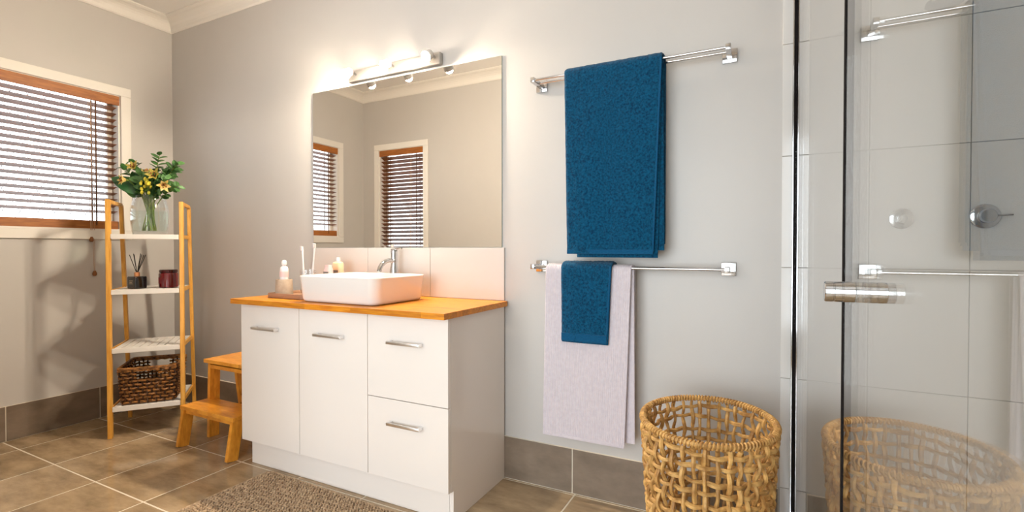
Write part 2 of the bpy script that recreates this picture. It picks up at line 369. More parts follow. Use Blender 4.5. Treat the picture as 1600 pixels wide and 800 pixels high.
# ------------------------------------------------------------------ windows
def frame_boxes(bm, axis, f0, f1, a0, a1, z0, z1, w, bev=0.003):
    for (p, q, r, s) in ((a0-w, a1+w, z1, z1+w), (a0-w, a1+w, z0-w, z0), (a0-w, a0, z0, z1), (a1, a1+w, z0, z1)):
        if axis == 'x': box(bm, f0, f1, p, q, r, s, bev)
        else: box(bm, p, q, f0, f1, r, s, bev)
def window(name, label, axis, face, out, a0, a1, z0, z1, arch=0.058, screen=True):
    """face: room-side wall plane; out: -1 when the outside lies on the negative side"""
    o = thing(name, label, 'window', (face, (a0+a1)/2, z0) if axis == 'x' else ((a0+a1)/2, face, z0), kind='structure')
    L0 = o.location.copy()
    bm = bmesh.new(); f = sorted((face, face-out*0.016)); frame_boxes(bm, axis, f[0], f[1], a0, a1, z0, z1, arch)
    obj('architrave', bm, 'trim_white', o, origin=L0)
    bm = bmesh.new(); f = sorted((face+out*0.119, face-out*0.001)); frame_boxes(bm, axis, f[0], f[1], a0+0.010, a1-0.010, z0+0.010, z1-0.010, 0.0099, 0)
    obj('reveal', bm, 'trim_white', o, origin=L0)
    bm = bmesh.new(); f = sorted((face+out*0.070, face+out*0.100)); frame_boxes(bm, axis, f[0], f[1], a0+0.04, a1-0.04, z0+0.04, z1-0.04, 0.0299, 0.002)
    m = (a0+a1)/2
    if axis == 'x' and screen: box(bm, f[0]+0.005, f[1]-0.005, m-0.018, m+0.018, z0+0.041, z1-0.041, 0.002)
    obj('sash', bm, 'trim_white', o, origin=L0)
    f = sorted((face+out*0.083, face+out*0.087))
    if axis == 'x':
        panes = ((a0+0.041, m-0.019), (m+0.019, a1-0.041)) if screen else ((a0+0.041, a1-0.041),)
        for p, q in panes: obj('pane', BX(f[0], f[1], p, q, z0+0.041, z1-0.041), 'clear_glass', o, origin=L0)
    else: obj('pane', BX(a0+0.041, a1-0.041, f[0], f[1], z0+0.041, z1-0.041), 'clear_glass', o, origin=L0)
    if screen:
        bm = bmesh.new(); y = face+out*0.108; sp = 0.078; hgt = z1-z0; n0 = -int(hgt/sp)-1
        A0, A1, Z0, Z1 = a0+0.012, a1-0.012, z0+0.012, z1-0.012
        for k in range(n0, int((a1-a0)/sp)+2):
            for sg in (1, -1):
                # diagonal line a = A0 + k*sp + (z-Z0)*0.62 (or mirrored), clipped to the opening
                pts = []
                for z in (Z0, Z1):
                    a = A0+k*sp+(z-Z0)*0.62
                    pts.append([a, z])
                (pa, pz), (qa, qz) = pts
                if qa < A0 or pa > A1: continue
                if pa < A0: pz += (A0-pa)/0.62; pa = A0
                if qa > A1: qz -= (qa-A1)/0.62; qa = A1
                if sg < 0: pa, qa = A0+A1-pa, A0+A1-qa
                P = (y, pa, pz) if axis == 'x' else (pa, y, pz); Q = (y, qa, qz) if axis == 'x' else (qa, y, qz)
                if (Vector(P)-Vector(Q)).length > 0.01: tube(bm, [P, Q], 0.0015, 4)
        s = obj('security_screen', bm, 'screen_metal', o, origin=L0); s['kind'] = 'stuff'
    return o
window('window_1', 'wide white framed window behind the brown blind left of the corner shelf', 'x', XL, -1, 0.50, 1.73, 1.20, 2.085)
window('window_2', 'narrow white framed window reflected in the vanity mirror', 'y', RY, -1, -3.56, -2.99, 0.82, 2.10)
window('window_added', 'wide clear window added behind the doorway to bring in daylight, out of the picture', 'y', -1.90, -1, -2.25, 0.35, 0.2, 2.3, screen=False)  # added opening in the unseen side room, lets fill daylight in

def blind(label, loc, rz, width, height, tapes, cord_at, m, tilt_deg, group='brown timber venetian blinds'):
    """local x across, y = 0 middle of slats with room at -y, z = 0 at the top"""
    t = thing('venetian_blind', label, 'blind', loc, rz, group)
    w = width/2
    obj('headrail', BX(-w+0.008, w-0.008, -0.022, 0.026, -0.044, -0.002, 0.002), m, t)
    v = obj('valance', BX(-w, w, -0.036, -0.026, -0.062, -0.001, 0.003), 'blind_rail', t)
    pitch = 0.0400; n = int((height-0.062-0.066)/pitch)
    bm = bmesh.new(); tilt = math.radians(tilt_deg)
    prof = [(-0.025, 0.0), (-0.012, 0.0012), (0.0, 0.0016), (0.012, 0.0012), (0.025, 0.0)]
    ring = [(y, z+0.0014) for y, z in prof] + [(y, z-0.0014) for y, z in reversed(prof)]
    rows = []
    for x in (-w+0.012, w-0.012):
        rows.append([bm.verts.new((x, y*math.cos(tilt)+z*math.sin(tilt), -y*math.sin(tilt)+z*math.cos(tilt))) for y, z in ring])
    k = len(ring)
    for i in range(k): bm.faces.new((rows[0][i], rows[0][(i+1) % k], rows[1][(i+1) % k], rows[1][i]))
    bm.faces.new(rows[0]); bm.faces.new(list(reversed(rows[1])))
    s0 = obj('slat', bm, m, t, loc=(0, 0, -0.082))
    for i in range(1, n):
        s = s0.copy(); C.objects.link(s); s.parent = t; s.location = (0, 0, -0.082-i*pitch)
    zb = -0.082-(n-1)*pitch-0.036
    zr = min(zb, -height+0.030)
    obj('bottom_rail', BX(-w+0.010, w-0.010, -0.027, 0.027, zr-0.027, zr+0.029, 0.003), 'blind_rail', t)
    for x in tapes:
        bm = bmesh.new()
        for y in (-0.0275, 0.0275): box(bm, x-0.004, x+0.004, y-0.0006, y+0.0006, zr, -0.05)
        obj('ladder_tape', bm, 'blind_tape', t)
    for j, (x, ln) in enumerate(cord_at):
        bm = bmesh.new()
        for dx in (-0.006, 0.004):
            tube(bm, [(x+dx, -0.040, -0.055), (x+dx*1.3, -0.044, -ln*0.6), (x+dx*0.4, -0.048, -ln)], 0.0012, 5)
        c = obj('pull_cord', bm, 'cord', t)
        obj('cord_knob', LT([(0, 0), (0.006, 0.001), (0.011, -0.012), (0.012, -0.022), (0.008, -0.030), (0, -0.032)], 12, (x, -0.048, -ln+0.004)), 'knob_wood', c, smooth=True)
    return t
blind('wide brown timber venetian blind in the window beside the corner shelf', (XL-0.034, 1.115, 2.083), PI/2, 1.226, 0.880,
      (-0.50, -0.02, 0.485), ((0.448, 0.93), (0.462, 1.145)), 'blind_wood_x', 13)
blind('narrow brown timber venetian blind reflected in the vanity mirror', (-3.275, RY-0.034, 2.098), PI, 0.566, 1.276,
      (-0.19, 0.19), ((-0.13, 1.0),), 'blind_wood_x', 27)

# ------------------------------------------------------------------ vanity cabinet
CX0, CX1, CF = -2.328, -1.082, 1.579
vc = thing('vanity_cabinet', 'glossy white vanity cabinet with two doors and two drawers', 'cabinet', (-1.705, 1.82, 0))
V0 = Vector(vc.location)
bm = bmesh.new()
box(bm, CX0, CX1-0.0185, CF+0.0195, D-0.013, 0.125, 0.810, 0.001, 1)
box(bm, CX0, CX0+0.018, CF+0.30, D-0.013, 0.001, 0.1249)
obj('body', bm, 'cabinet_white', vc, origin=V0)
bm = bmesh.new(); prism(bm, [(CF+0.037, 0.001), (D-0.013, 0.001), (D-0.013, 0.810), (CF+0.0195, 0.810), (CF+0.0195, 0.125), (CF+0.037, 0.125)], 0, 0.018)
for v in bm.verts: v.co = Vector((CX1-0.018+v.co.z, v.co.x, v.co.y))
obj('side_panel', bm, 'cabinet_white', vc, origin=V0)
obj('kickboard', BX(-2.300, CX1-0.019, CF+0.036, CF+0.052, 0.001, 0.1245, 0.0008, 1), 'cabinet_white', vc, origin=V0)
def pull(parent, x, z):
    bm = bmesh.new(); y = CF
    box(bm, x-0.083, x+0.083, y-0.030, y-0.022, z-0.006, z+0.006, 0.0015)
    for s in (-1, 1): box(bm, x+s*0.076-0.006, x+s*0.076+0.006, y-0.0225, y+0.0005, z-0.006, z+0.006, 0.001)
    obj('handle', bm, 'satin_chrome', parent, origin=V0, smooth=True)['label'] = 'chrome bar handle'
g = 0.0016
for x0, x1, hx in ((CX0, -1.911, -2.130), (-1.911, -1.493, -1.708)):
    d = obj('door', BX(x0+g, x1-g, CF, CF+0.018, 0.127, 0.808, 0.0012, 2), 'cabinet_white', vc, origin=V0)
    pull(d, hx, 0.697)
for z0, z1, hz in ((0.462, 0.808, 0.699), (0.127, 0.459, 0.366)):
    d = obj('drawer', BX(-1.493+g, CX1, CF, CF+0.018, z0, z1, 0.0012, 2), 'cabinet_white', vc, origin=V0)
    pull(d, -1.285, hz)
# timber bench top of staves
ct = thing('timber_countertop', 'golden laminated timber bench top on the white vanity', 'countertop', (-1.70, 1.79, 0.812))
T0 = Vector(ct.location); KX0, KX1, KY0 = -2.338, -1.066, 1.530
nrow = 12; ry = (D-0.012-KY0)/nrow
for i in range(nrow):
    x = KX0; first = True
    while x < KX1-0.001:
        l = random.uniform(0.26, 0.46)
        if first: l *= random.uniform(0.3, 1.0); first = False
        x1 = KX1 if x+l > KX1-0.10 else x+l
        obj('stave', BX(x, x1-0.0002, KY0+i*ry, KY0+(i+1)*ry-0.0002, 0.8125, 0.8365, 0.0004, 1), 'counter_wood', ct, origin=T0)
        x = x1
# splashback tiles + mirror
sp = thing('tiled_splashback', 'row of three glossy white tiles between timber top and mirror', 'splashback', (-1.715, D, 0.838))
P0 = Vector(sp.location)
obj('bedding', BX(-2.350, -1.085, D-0.004, D-0.0005, 0.838, 1.086), 'pale_grout', sp, origin=P0)
for x0, x1 in ((-2.352, -1.928), (-1.928, -1.510), (-1.510, -1.083)):
    obj('tile', BX(x0+0.001, x1-0.001, D-0.0105, D-0.002, 0.838, 1.0865, 0.0008, 1), 'splash_tile', sp, origin=P0)
mi = thing('wall_mirror', 'large frameless rectangular mirror above the splashback', 'mirror', (-1.725, D, 1.0885))
M0 = Vector(mi.location)
obj('backing', BX(-2.352, -1.098, D-0.0055, D-0.0005, 1.0885, 1.989), 'mirror_edge', mi, origin=M0)
obj('glass', BX(-2.351, -1.099, D-0.0065, D-0.0056, 1.0895, 1.988), 'mirror', mi, origin=M0)

# vanity light: bar with three spots
vl = thing('vanity_light', 'white wall light bar with three glowing spots over the mirror', 'light', (-1.727, D, 2.04))
L0 = Vector(vl.location)
obj('bar', BX(-2.05, -1.435, D-0.030, D-0.0005, 2.000, 2.062, 0.006, 3), 'lamp_bar', vl, origin=L0)
for x in (-1.991, -1.727, -1.463):
    arm = obj('arm', TB([(x, D-0.028, 2.034), (x+0.002, D-0.050, 2.038), (x+0.0045, D-0.074, 2.039)], 0.006, 8), 'chrome', vl, origin=L0, smooth=True)
    # small cup holding the bulb, opening towards the room and slightly downwards
    bm = LT([(0.0, -0.014), (0.016, -0.014), (0.022, -0.006), (0.0262, 0.0285), (0.0247, 0.0285), (0.020, -0.004), (0.013, -0.010), (0, -0.010)], 24)
    bmesh.ops.rotate(bm, verts=bm.verts, cent=(0, 0, 0), matrix=Matrix.Rotation(math.radians(-9), 3, 'Z') @ Matrix.Rotation(math.radians(128), 3, 'X'))
    bmesh.ops.translate(bm, verts=bm.verts, vec=(x+0.0035, D-0.0828, 2.0316))
    h = obj('lamp_head', bm, 'trim_white', vl, origin=L0, smooth=True)
    bm = bmesh.new(); ball(bm, (x, D-0.1050, 2.0140), 0.0200, u=16, v=10)
    obj('bulb', bm, 'bulb', h, origin=L0, smooth=True)['label'] = 'glowing warm white bulb'

# ------------------------------------------------------------------ basin and tap
def rrect(x0, x1, y0, y1, r, n=7):
    pts = []
    for cx, cyy, a0 in ((x1-r, y1-r, 0), (x0+r, y1-r, PI/2), (x0+r, y0+r, PI), (x1-r, y0+r, 1.5*PI)):
        for k in range(n+1):
            a = a0+k/n*PI/2; pts.append((cx+r*math.cos(a), cyy+r*math.sin(a)))
    return pts
ba = thing('vessel_basin', 'white rectangular ceramic vessel basin with rounded corners', 'basin', (-1.69, 1.758, 0.8365))
B0 = Vector(ba.location)
bx0, bx1, by0, by1 = -1.932, -1.450, 1.578, 1.945
def loopsolid(levels):
    bm = bmesh.new(); rings = []
    for ins, z, r in levels:
        rings.append([bm.verts.new((x, y, z)) for x, y in rrect(bx0+ins, bx1-ins, by0+ins, by1-ins, r)])
    for A, B in zip(rings, rings[1:]):
        for i in range(len(A)): bm.faces.new((A[i], A[(i+1) % len(A)], B[(i+1) % len(B)], B[i]))
    bm.faces.new(list(reversed(rings[0]))); bm.faces.new(rings[-1])
    return bm
obj('bowl', loopsolid([(0.030, 0.8375, 0.034), (0.022, 0.8378, 0.040), (0.014, 0.842, 0.044), (0.009, 0.852, 0.046), (0.001, 0.950, 0.048), (0.0, 0.954, 0.048),
                       (0.002, 0.9575, 0.046), (0.006, 0.959, 0.044), (0.010, 0.9575, 0.042), (0.012, 0.952, 0.040), (0.022, 0.880, 0.040), (0.032, 0.862, 0.040), (0.055, 0.855, 0.04)]),
    'ceramic', ba, origin=B0, smooth=True)
obj('drain', LT([(0.0, 0.008), (0.018, 0.007), (0.026, 0.004), (0.027, 0.0), (0, 0)], 20, (-1.69, 1.76, 0.8552)), 'chrome', ba, origin=B0, smooth=True)
ta = thing('basin_tap', 'chrome pillar tap with curved spout behind the basin', 'tap', (-1.690, 1.982, 0.8365))
obj('body', LT([(0, 0), (0.030, 0), (0.030, 0.004), (0.024, 0.010), (0.0225, 0.10), (0.022, 0.135), (0.017, 0.165), (0.0165, 0.178), (0.0185, 0.180), (0.0185, 0.190), (0.0165, 0.192), (0.0165, 0.226), (0, 0.226)], 20), 'chrome', ta, smooth=True)
obj('spout', TB([(0, -0.010, 0.182), (0, -0.040, 0.186), (0, -0.068, 0.180), (0, -0.092, 0.166), (0, -0.106, 0.148), (0, -0.112, 0.130)], [0.011, 0.011, 0.0112, 0.0115, 0.0118, 0.012], 12), 'chrome', ta, smooth=True)
bm = LT([(0, 0.2265), (0.0175, 0.2265), (0.018, 0.240), (0.014, 0.246), (0, 0.247)], 20); tube(bm, [(0.0, 0, 0.240), (0.030, -0.008, 0.244), (0.062, -0.015, 0.248)], [0.006, 0.005, 0.0045], 8)
obj('lever', bm, 'chrome', ta, smooth=True)

# ------------------------------------------------------------------ toiletries on the bench
tr = thing('wooden_tray', 'low brown wooden tray left of the basin', 'tray', (-2.085, 1.745, 0.8365))
def rr_solid(w, d, r, levels):
    bm = bmesh.new(); rings = []
    for ins, z in levels:
        rings.append([bm.verts.new((x, y, z)) for x, y in rrect(-w/2+ins, w/2-ins, -d/2+ins, d/2-ins, max(0.004, r-ins))])
    for A, B in zip(rings, rings[1:]):
        for i in range(len(A)): bm.faces.new((A[i], A[(i+1) % len(A)], B[(i+1) % len(B)], B[i]))
    bm.faces.new(list(reversed(rings[0]))); bm.faces.new(rings[-1])
    return bm
obj('tray_body', rr_solid(0.27, 0.22, 0.03, [(0.003, 0), (0, 0.003), (0, 0.022), (0.002, 0.025), (0.008, 0.025), (0.010, 0.023), (0.011, 0.010)]), 'tray_wood', tr, smooth=True)
cu = thing('stone_cup', 'grey beige stone cup holding a white bottle on the tray', 'cup', (-2.150, 1.690, 0.8470))
obj('cup_body', LT([(0, 0), (0.040, 0), (0.042, 0.002), (0.0385, 0.080), (0.037, 0.082), (0.034, 0.081), (0.036, 0.008), (0, 0.008)], 28), 'concrete', cu, smooth=True)
bo = thing('squeeze_bottle', 'small white bottle with round cap standing in the stone cup', 'bottle', (-2.150, 1.690, 0.8555))
obj('bottle_body', LT([(0, 0), (0.020, 0), (0.021, 0.004), (0.021, 0.120), (0.017, 0.134), (0.009, 0.140), (0.009, 0.145), (0, 0.145)], 20), 'pale_bottle', bo, smooth=True)
obj('cap', LT([(0, 0.145), (0.0115, 0.145), (0.0125, 0.150), (0.0125, 0.160), (0.009, 0.168), (0, 0.170)], 16), 'white_plastic', bo, smooth=True)
obj('print', LT([(0.0212, 0.085), (0.0214, 0.085), (0.0214, 0.112), (0.0212, 0.112)], 20), 'pink_plastic', bo, smooth=True)
tu = thing('glass_tumbler', 'clear glass tumbler holding two toothbrushes beside the stone cup', 'tumbler', (-2.060, 1.760, 0.8470))
obj('glass', LT([(0, 0), (0.034, 0), (0.036, 0.003), (0.040, 0.130), (0.0375, 0.130), (0.0335, 0.010), (0, 0.010)], 28), 'tumbler_glass', tu, smooth=True)
def brush(label, base, top):
    b0, t0 = Vector(base), Vector(top); d = (t0-b0)
    o = thing('toothbrush', label, 'toothbrush', base, group='toothbrushes in the tumbler')
    n = 12; pts = [d*(i/n) for i in range(n+1)]
    rad = [0.006, 0.0075, 0.008, 0.008, 0.0075, 0.006, 0.005, 0.0042, 0.004, 0.004, 0.0045, 0.006, 0.0045]
    obj('handle', TB(pts, rad, 10), 'white_plastic', o, smooth=True)
    bm = bmesh.new(); c = d*0.955; box(bm, c.x-0.0055, c.x+0.0055, c.y-0.014, c.y-0.004, c.z-0.012, c.z+0.012, 0.002)
    obj('brush_head', bm, 'bristle', o)
brush('upright white toothbrush on the left in the glass tumbler', (-2.075, 1.752, 0.858), (-2.084, 1.745, 1.093))
brush('leaning white toothbrush with dark bristles on the right in the tumbler', (-2.048, 1.768, 0.858), (-2.010, 1.760, 1.108))
tb = thing('toothpaste_tube', 'pale pink tube with grey print standing behind the basin corner', 'tube', (-2.020, 1.855, 0.8370))
obj('tube_body', rr_solid(0.050, 0.034, 0.015, [(0.003, 0), (0.001, 0.004), (0, 0.02), (0, 0.135), (0.006, 0.150), (0.006, 0.160)]), 'pink_plastic', tb, smooth=True)
obj('print', BX(-0.018, 0.018, -0.0180, -0.0172, 0.094, 0.126), 'grey_print', tb)
pb = thing('peach_bottle', 'small peach coloured bottle against the wall beside the splashback', 'bottle', (-2.045, 1.945, 0.8370))
obj('bottle_body', rr_solid(0.060, 0.040, 0.016, [(0.003, 0), (0, 0.004), (0, 0.165), (0.004, 0.172), (0.012, 0.176)]), 'peach_plastic', pb, smooth=True)
obj('cap', LT([(0, 0.1765), (0.012, 0.1765), (0.012, 0.196), (0, 0.198)], 14), 'white_plastic', pb, smooth=True)
obj('print', BX(-0.020, 0.020, -0.0210, -0.0202, 0.110, 0.130), 'grey_print', pb)

# ------------------------------------------------------------------ towel rails
def rail(label, z):
    o = thing('towel_rail', label, 'towel rail', (-0.505, D, z), group='chrome double towel rails')
    for x, lab in ((-0.388, 0), (0.388, 1)):
        obj('wall_plate', BX(x-0.026, x+0.026, -0.012, -0.0005, -0.026, 0.026, 0.002), 'chrome', o, smooth=True)
        obj('arm', BX(x-0.009, x+0.009, -0.112, -0.012, -0.011, 0.011, 0.002), 'chrome', o, smooth=True)
    for y in (-0.100, -0.052):
        obj('bar', TB([(-0.380, y, 0.0), (0.380, y, 0.0)], 0.0055, 12), 'chrome', o, smooth=True)
    return o
rail('upper chrome double towel rail carrying the large blue towel', 1.812)
rail('lower chrome double towel rail carrying the lilac and small blue towels', 1.004)

def drape(prof, x_at, nx, thick, ribs=0, rib_amp=0.0, noise=0.0, seed=0, wob=0.0):
    """sheet swept along x over the profile (list of (y,z)); x_at(s) gives (x0,x1) for s in 0..1"""
    rnd = random.Random(seed); bm = bmesh.new()
    # arc length
    P = [Vector((0, y, z)) for y, z in prof]; m = len(P)
    nr = []
    for i in range(m):
        t = (P[min(i+1, m-1)]-P[max(i-1, 0)]).normalized(); nr.append(Vector((0, -t.z, t.y)))
    ph = [rnd.uniform(0, 6.28) for _ in range(6)]
    outer, inner = [], []
    for i in range(m):
        s = i/(m-1); x0, x1 = x_at(s); ro, ri_ = [], []
        for k in range(nx+1):
            u = k/nx; x = x0+(x1-x0)*u
            off = wob*(math.sin(u*7+ph[0]+s*2)*0.6+math.sin(u*13+ph[1]-s*3)*0.4)*abs(s-0.5)*2
            rb = rib_amp*abs(math.sin(PI*u*ribs)) if ribs else 0.0
            nz = noise*(rnd.random()-0.5)
            edge = min(1.0, min(u, 1-u)*(x1-x0)/0.008); edge = math.sqrt(max(0.0, 1-(1-edge)**2))
            base = P[i]+Vector((x, 0, 0))+nr[i]*off
            h = thick*(0.25+0.75*edge)
            ro.append(bm.verts.new(base+nr[i]*(h/2+rb+nz))); ri_.append(bm.verts.new(base-nr[i]*(h/2)))
        outer.append(ro); inner.append(ri_)
    for i in range(m-1):
        for k in range(nx):
            bm.faces.new((outer[i][k], outer[i][k+1], outer[i+1][k+1], outer[i+1][k]))
            bm.faces.new((inner[i][k], inner[i+1][k], inner[i+1][k+1], inner[i][k+1]))
        bm.faces.new((outer[i][0], outer[i+1][0], inner[i+1][0], inner[i][0]))
        bm.faces.new((outer[i][nx], inner[i][nx], inner[i+1][nx], outer[i+1][nx]))
    for i, fl in ((0, 1), (m-1, 0)):
        for k in range(nx): bm.faces.new((outer[i][k], inner[i][k], inner[i][k+1], outer[i][k+1]))
    return bm
def over(yf, yb, zf, ztop, zb, n, r=None, nf=None):
    """profile: front hem -> up the front -> over -> down the back"""
    pts = []; r = (yb-yf)/2
    for i in range(n): pts.append((yf, zf+(ztop-r*0.55-zf)*i/n))
    for k in range(9):
        a = PI - k/8*PI; pts.append(((yf+yb)/2+r*math.cos(a), ztop-r*0.55+r*0.55*math.sin(a)))
    for i in range(1, n+1): pts.append((yb, ztop-r*0.55-(ztop-r*0.55-zb)*i/n))
    return pts
def lerp(a, b, t): return a+(b-a)*t
# large blue towel, folded in layers
tw = thing('bath_towel', 'large folded dark teal blue terry towel on the upper rail', 'towel', (-0.55, D-0.09, 1.05))
W0 = Vector(tw.location)
obj('front_fold', drape(over(D-0.117, D-0.036, 1.062, 1.834, 1.10, 46), lambda s: (lerp(-0.729, -0.744, min(1, s*2)), lerp(-0.376, -0.346, min(1, s*2))), 60, 0.011, noise=0.0028, seed=1, wob=0.004), 'blue_terry', tw, origin=W0, smooth=True, fix=True)
obj('inner_fold', drape(over(D-0.104, D-0.046, 1.046, 1.822, 1.09, 30), lambda s: (lerp(-0.690, -0.738, min(1, s*2)), lerp(-0.362, -0.348, min(1, s*2))), 40, 0.010, noise=0.002, seed=2, wob=0.003), 'blue_terry', tw, origin=W0, smooth=True)
obj('back_fold', drape(over(D-0.092, D-0.056, 1.075, 1.810, 1.095, 30), lambda s: (lerp(-0.720, -0.738, min(1, s*2)), lerp(-0.340, -0.348, min(1, s*2))), 40, 0.009, noise=0.002, seed=3, wob=0.003), 'blue_terry', tw, origin=W0, smooth=True)
def hem(z0, z1, y, xa, xb): 
    bm = bmesh.new(); box(bm, xa, xb, y-0.0012, y+0.004, z0, z1, 0.001, 1); return bm
obj('hem', hem(1.060, 1.078, D-0.1235, -0.728, -0.378), 'blue_hem', tw, origin=W0)['label'] = 'flat woven blue hem band'
obj('side_hem', drape([(D-0.1225, 1.07+0.74*i/20) for i in range(21)], lambda s: (lerp(-0.382, -0.354, s), lerp(-0.375, -0.3465, s)), 3, 0.004), 'blue_hem', tw, origin=W0)
# lilac ribbed towel
lt = thing('ribbed_towel', 'pale lilac ribbed towel hanging from the lower rail', 'towel', (-0.64, D-0.08, 0.29))
R0 = Vector(lt.location)
obj('front_fold', drape(over(D-0.108, D-0.050, 0.290, 1.015, 0.33, 34), lambda s: (lerp(-0.842, -0.828, min(1, s*2)), lerp(-0.487, -0.461, min(1, s*2))), 180, 0.004, ribs=45, rib_amp=0.0018, seed=4, wob=0.003), 'lilac_cloth', lt, origin=R0, smooth=True)
obj('back_fold', drape(over(D-0.090, D-0.062, 0.300, 1.012, 0.34, 24), lambda s: (lerp(-0.830, -0.825, min(1, s*2)), lerp(-0.452, -0.458, min(1, s*2))), 140, 0.004, ribs=45, rib_amp=0.0012, seed=5, wob=0.003), 'lilac_cloth', lt, origin=R0, smooth=True)
obj('hem', hem(0.283, 0.297, D-0.111, -0.842, -0.490), 'lilac_cloth', lt, origin=R0)
# small blue hand towel
ht = thing('hand_towel', 'small dark teal blue hand towel over the lilac towel', 'towel', (-0.65, D-0.09, 0.69))
H0 = Vector(ht.location)
obj('front_fold', drape(over(D-0.124, D-0.038, 0.694, 1.026, 0.75, 26), lambda s: (lerp(-0.751, -0.753, min(1, s*2)), lerp(-0.552, -0.536, min(1, s*2))), 40, 0.010, noise=0.0026, seed=6, wob=0.003), 'blue_terry', ht, origin=H0, smooth=True)
obj('hem', hem(0.700, 0.732, D-0.1300, -0.750, -0.556), 'blue_hem', ht, origin=H0)['label'] = 'flat woven blue hem band'
obj('side_hem', drape([(D-0.1295, 0.735+0.275*i/12) for i in range(13)], lambda s: (lerp(-0.560, -0.546, s), lerp(-0.553, -0.538, s)), 3, 0.004), 'blue_hem', ht, origin=H0)

# ------------------------------------------------------------------ woven laundry basket
lb = thing('laundry_basket', 'golden woven open weave laundry basket beside the shower glass', 'basket', (-0.150, 1.625, 0))
RA, RB, RZ = 0.191, 0.226, 0.555
def kf(z): return 0.76+0.24*(max(0, z)/RZ)**0.75
NS, NR, AMP = 40, 14, 0.0058
zr = [0.045+i*(RZ-0.075)/(NR-1) for i in range(NR)]
rn = random.Random(11)
def wall(th, z, off=0.0):
    k = kf(z); x, y = RA*k*math.cos(th), RB*k*math.sin(th)
    n = Vector((math.cos(th)/RA, math.sin(th)/RB, 0)).normalized()
    return Vector((x, y, z))+n*off
for i in range(NS):
    th0 = 2*PI*(i+0.5)/NS; j1, j2 = rn.uniform(-.02, .02), rn.uniform(-.012, .012); pts, rads = [], []
    for q in range(0, 57):
        z = 0.014+q/56*(RZ-0.012-0.014); f = (z-zr[0])/(zr[1]-zr[0])
        th = th0+j1+j2*math.sin(f*1.3+i)
        pts.append(wall(th, z, -AMP*(1 if i % 2 == 0 else -1)*math.cos(PI*f)))
        rads.append(0.0061+0.0011*math.sin(f*2.1+i*1.7)+rn.uniform(-.0004, .0004))
    obj('stake', TB(pts, rads, 6), 'wicker_gold', lb, smooth=True)
for j in range(NR):
    pts, rads = [], []; n = NS*5; ph = rn.uniform(0, 6.28); ph2 = rn.uniform(0, 6.28)
    for q in range(n):
        th = 2*PI*q/n; c = NS*th/(2*PI)-0.5
        dz = 0.005*math.sin(2*th+ph)+0.0025*math.sin(5*th+ph2)
        pts.append(wall(th, zr[j]+dz, AMP*math.cos(PI*c)*(1 if j % 2 == 0 else -1)))
        rads.append(0.0064+0.0011*math.sin(th*9+ph)+rn.uniform(-.0005, .0005))
    obj('weaver', TB(pts, rads, 6, closed=True), 'wicker_gold', lb, smooth=True)
n = 72; obj('rim_core', TB([wall(2*PI*q/n, RZ, 0.0) for q in range(n)], 0.0070, 8, closed=True), 'wicker_gold', lb, smooth=True)
turns = 118; n = turns*7; pts = []
for q in range(n):
    th = 2*PI*q/n; a = th*turns; c = wall(th, RZ); nn = Vector((math.cos(th)/RA, math.sin(th)/RB, 0)).normalized()
    pts.append(c+nn*0.0084*math.cos(a)+Vector((0, 0, 0.0084*math.sin(a))))
obj('rim_binding', TB(pts, 0.0034, 5, closed=True), 'wicker_gold', lb, smooth=True)
bm = bmesh.new(); nb = 40; vs = [bm.verts.new(wall(2*PI*k/nb, 0.012)) for k in range(nb)]; v2 = [bm.verts.new(wall(2*PI*k/nb, 0.002)) for k in range(nb)]
bm.faces.new(vs); bm.faces.new(list(reversed(v2)))
for k in range(nb): bm.faces.new((v2[k], v2[(k+1) % nb], vs[(k+1) % nb], vs[k]))
obj('base', bm, 'wicker_gold', lb)

# ------------------------------------------------------------------ bath mat
rg = thing('bath_mat', 'brown beige chunky woven bath mat in front of the vanity', 'mat', (-2.115, 1.578, 0), math.radians(-1.5))
RW, RD = 0.86, 0.56
obj('mat_base', rr_solid(RW, RD, 0.02, [(0.004, 0.0008), (0, 0.003), (0, 0.007), (0.006, 0.009)]), 'rug_base', rg, loc=(RW/2, -RD/2, 0))
edge = TB([(x, y, 0.008) for x, y in rrect(0.003, RW-0.003, -RD+0.003, -0.003, 0.02, 5)], 0.0062, 6, closed=True)
obj('edge_braid', edge, 'rug_loop', rg, smooth=True)
bm = bmesh.new(); px, py = 0.0165, 0.0115; rr = random.Random(5)
tmpl = bmesh.new(); bmesh.ops.create_uvsphere(tmpl, u_segments=7, v_segments=5, radius=1.0)
tv = [v.co.copy() for v in tmpl.verts]; tmpl.verts.index_update(); tf = [[v.index for v in f.verts] for f in tmpl.faces]; tmpl.free()
verts, faces = [], []
iy = 0; y = -0.012
while y > -RD+0.010:
    x = 0.012+(0.5*px if iy % 2 else 0)
    while x < RW-0.010:
        a = (0.5 if iy % 2 else -0.5)+rr.uniform(-.35, .35); s = rr.uniform(0.85, 1.2); ca, sa = math.cos(a), math.sin(a)
        cx_, cy_, cz_ = x+rr.uniform(-.002, .002), y+rr.uniform(-.0015, .0015), 0.0085+rr.uniform(-.001, .0015)
        b = len(verts)
        for v in tv:
            vx, vy, vz = v.x*0.0094*s, v.y*0.0054*s, v.z*0.0058*s
            verts.append((cx_+vx*ca-vy*sa, cy_+vx*sa+vy*ca, cz_+vz))
        faces += [[b+i for i in f] for f in tf]
        x += px
    y -= py; iy += 1
me = bpy.data.meshes.new('pile'); me.from_pydata(verts, [], faces); me.materials.append(MATS['rug_loop'])
for p in me.polygons: p.use_smooth = True
pl = bpy.data.objects.new('pile', me); C.objects.link(pl); pl.parent = rg; pl['kind'] = 'stuff'

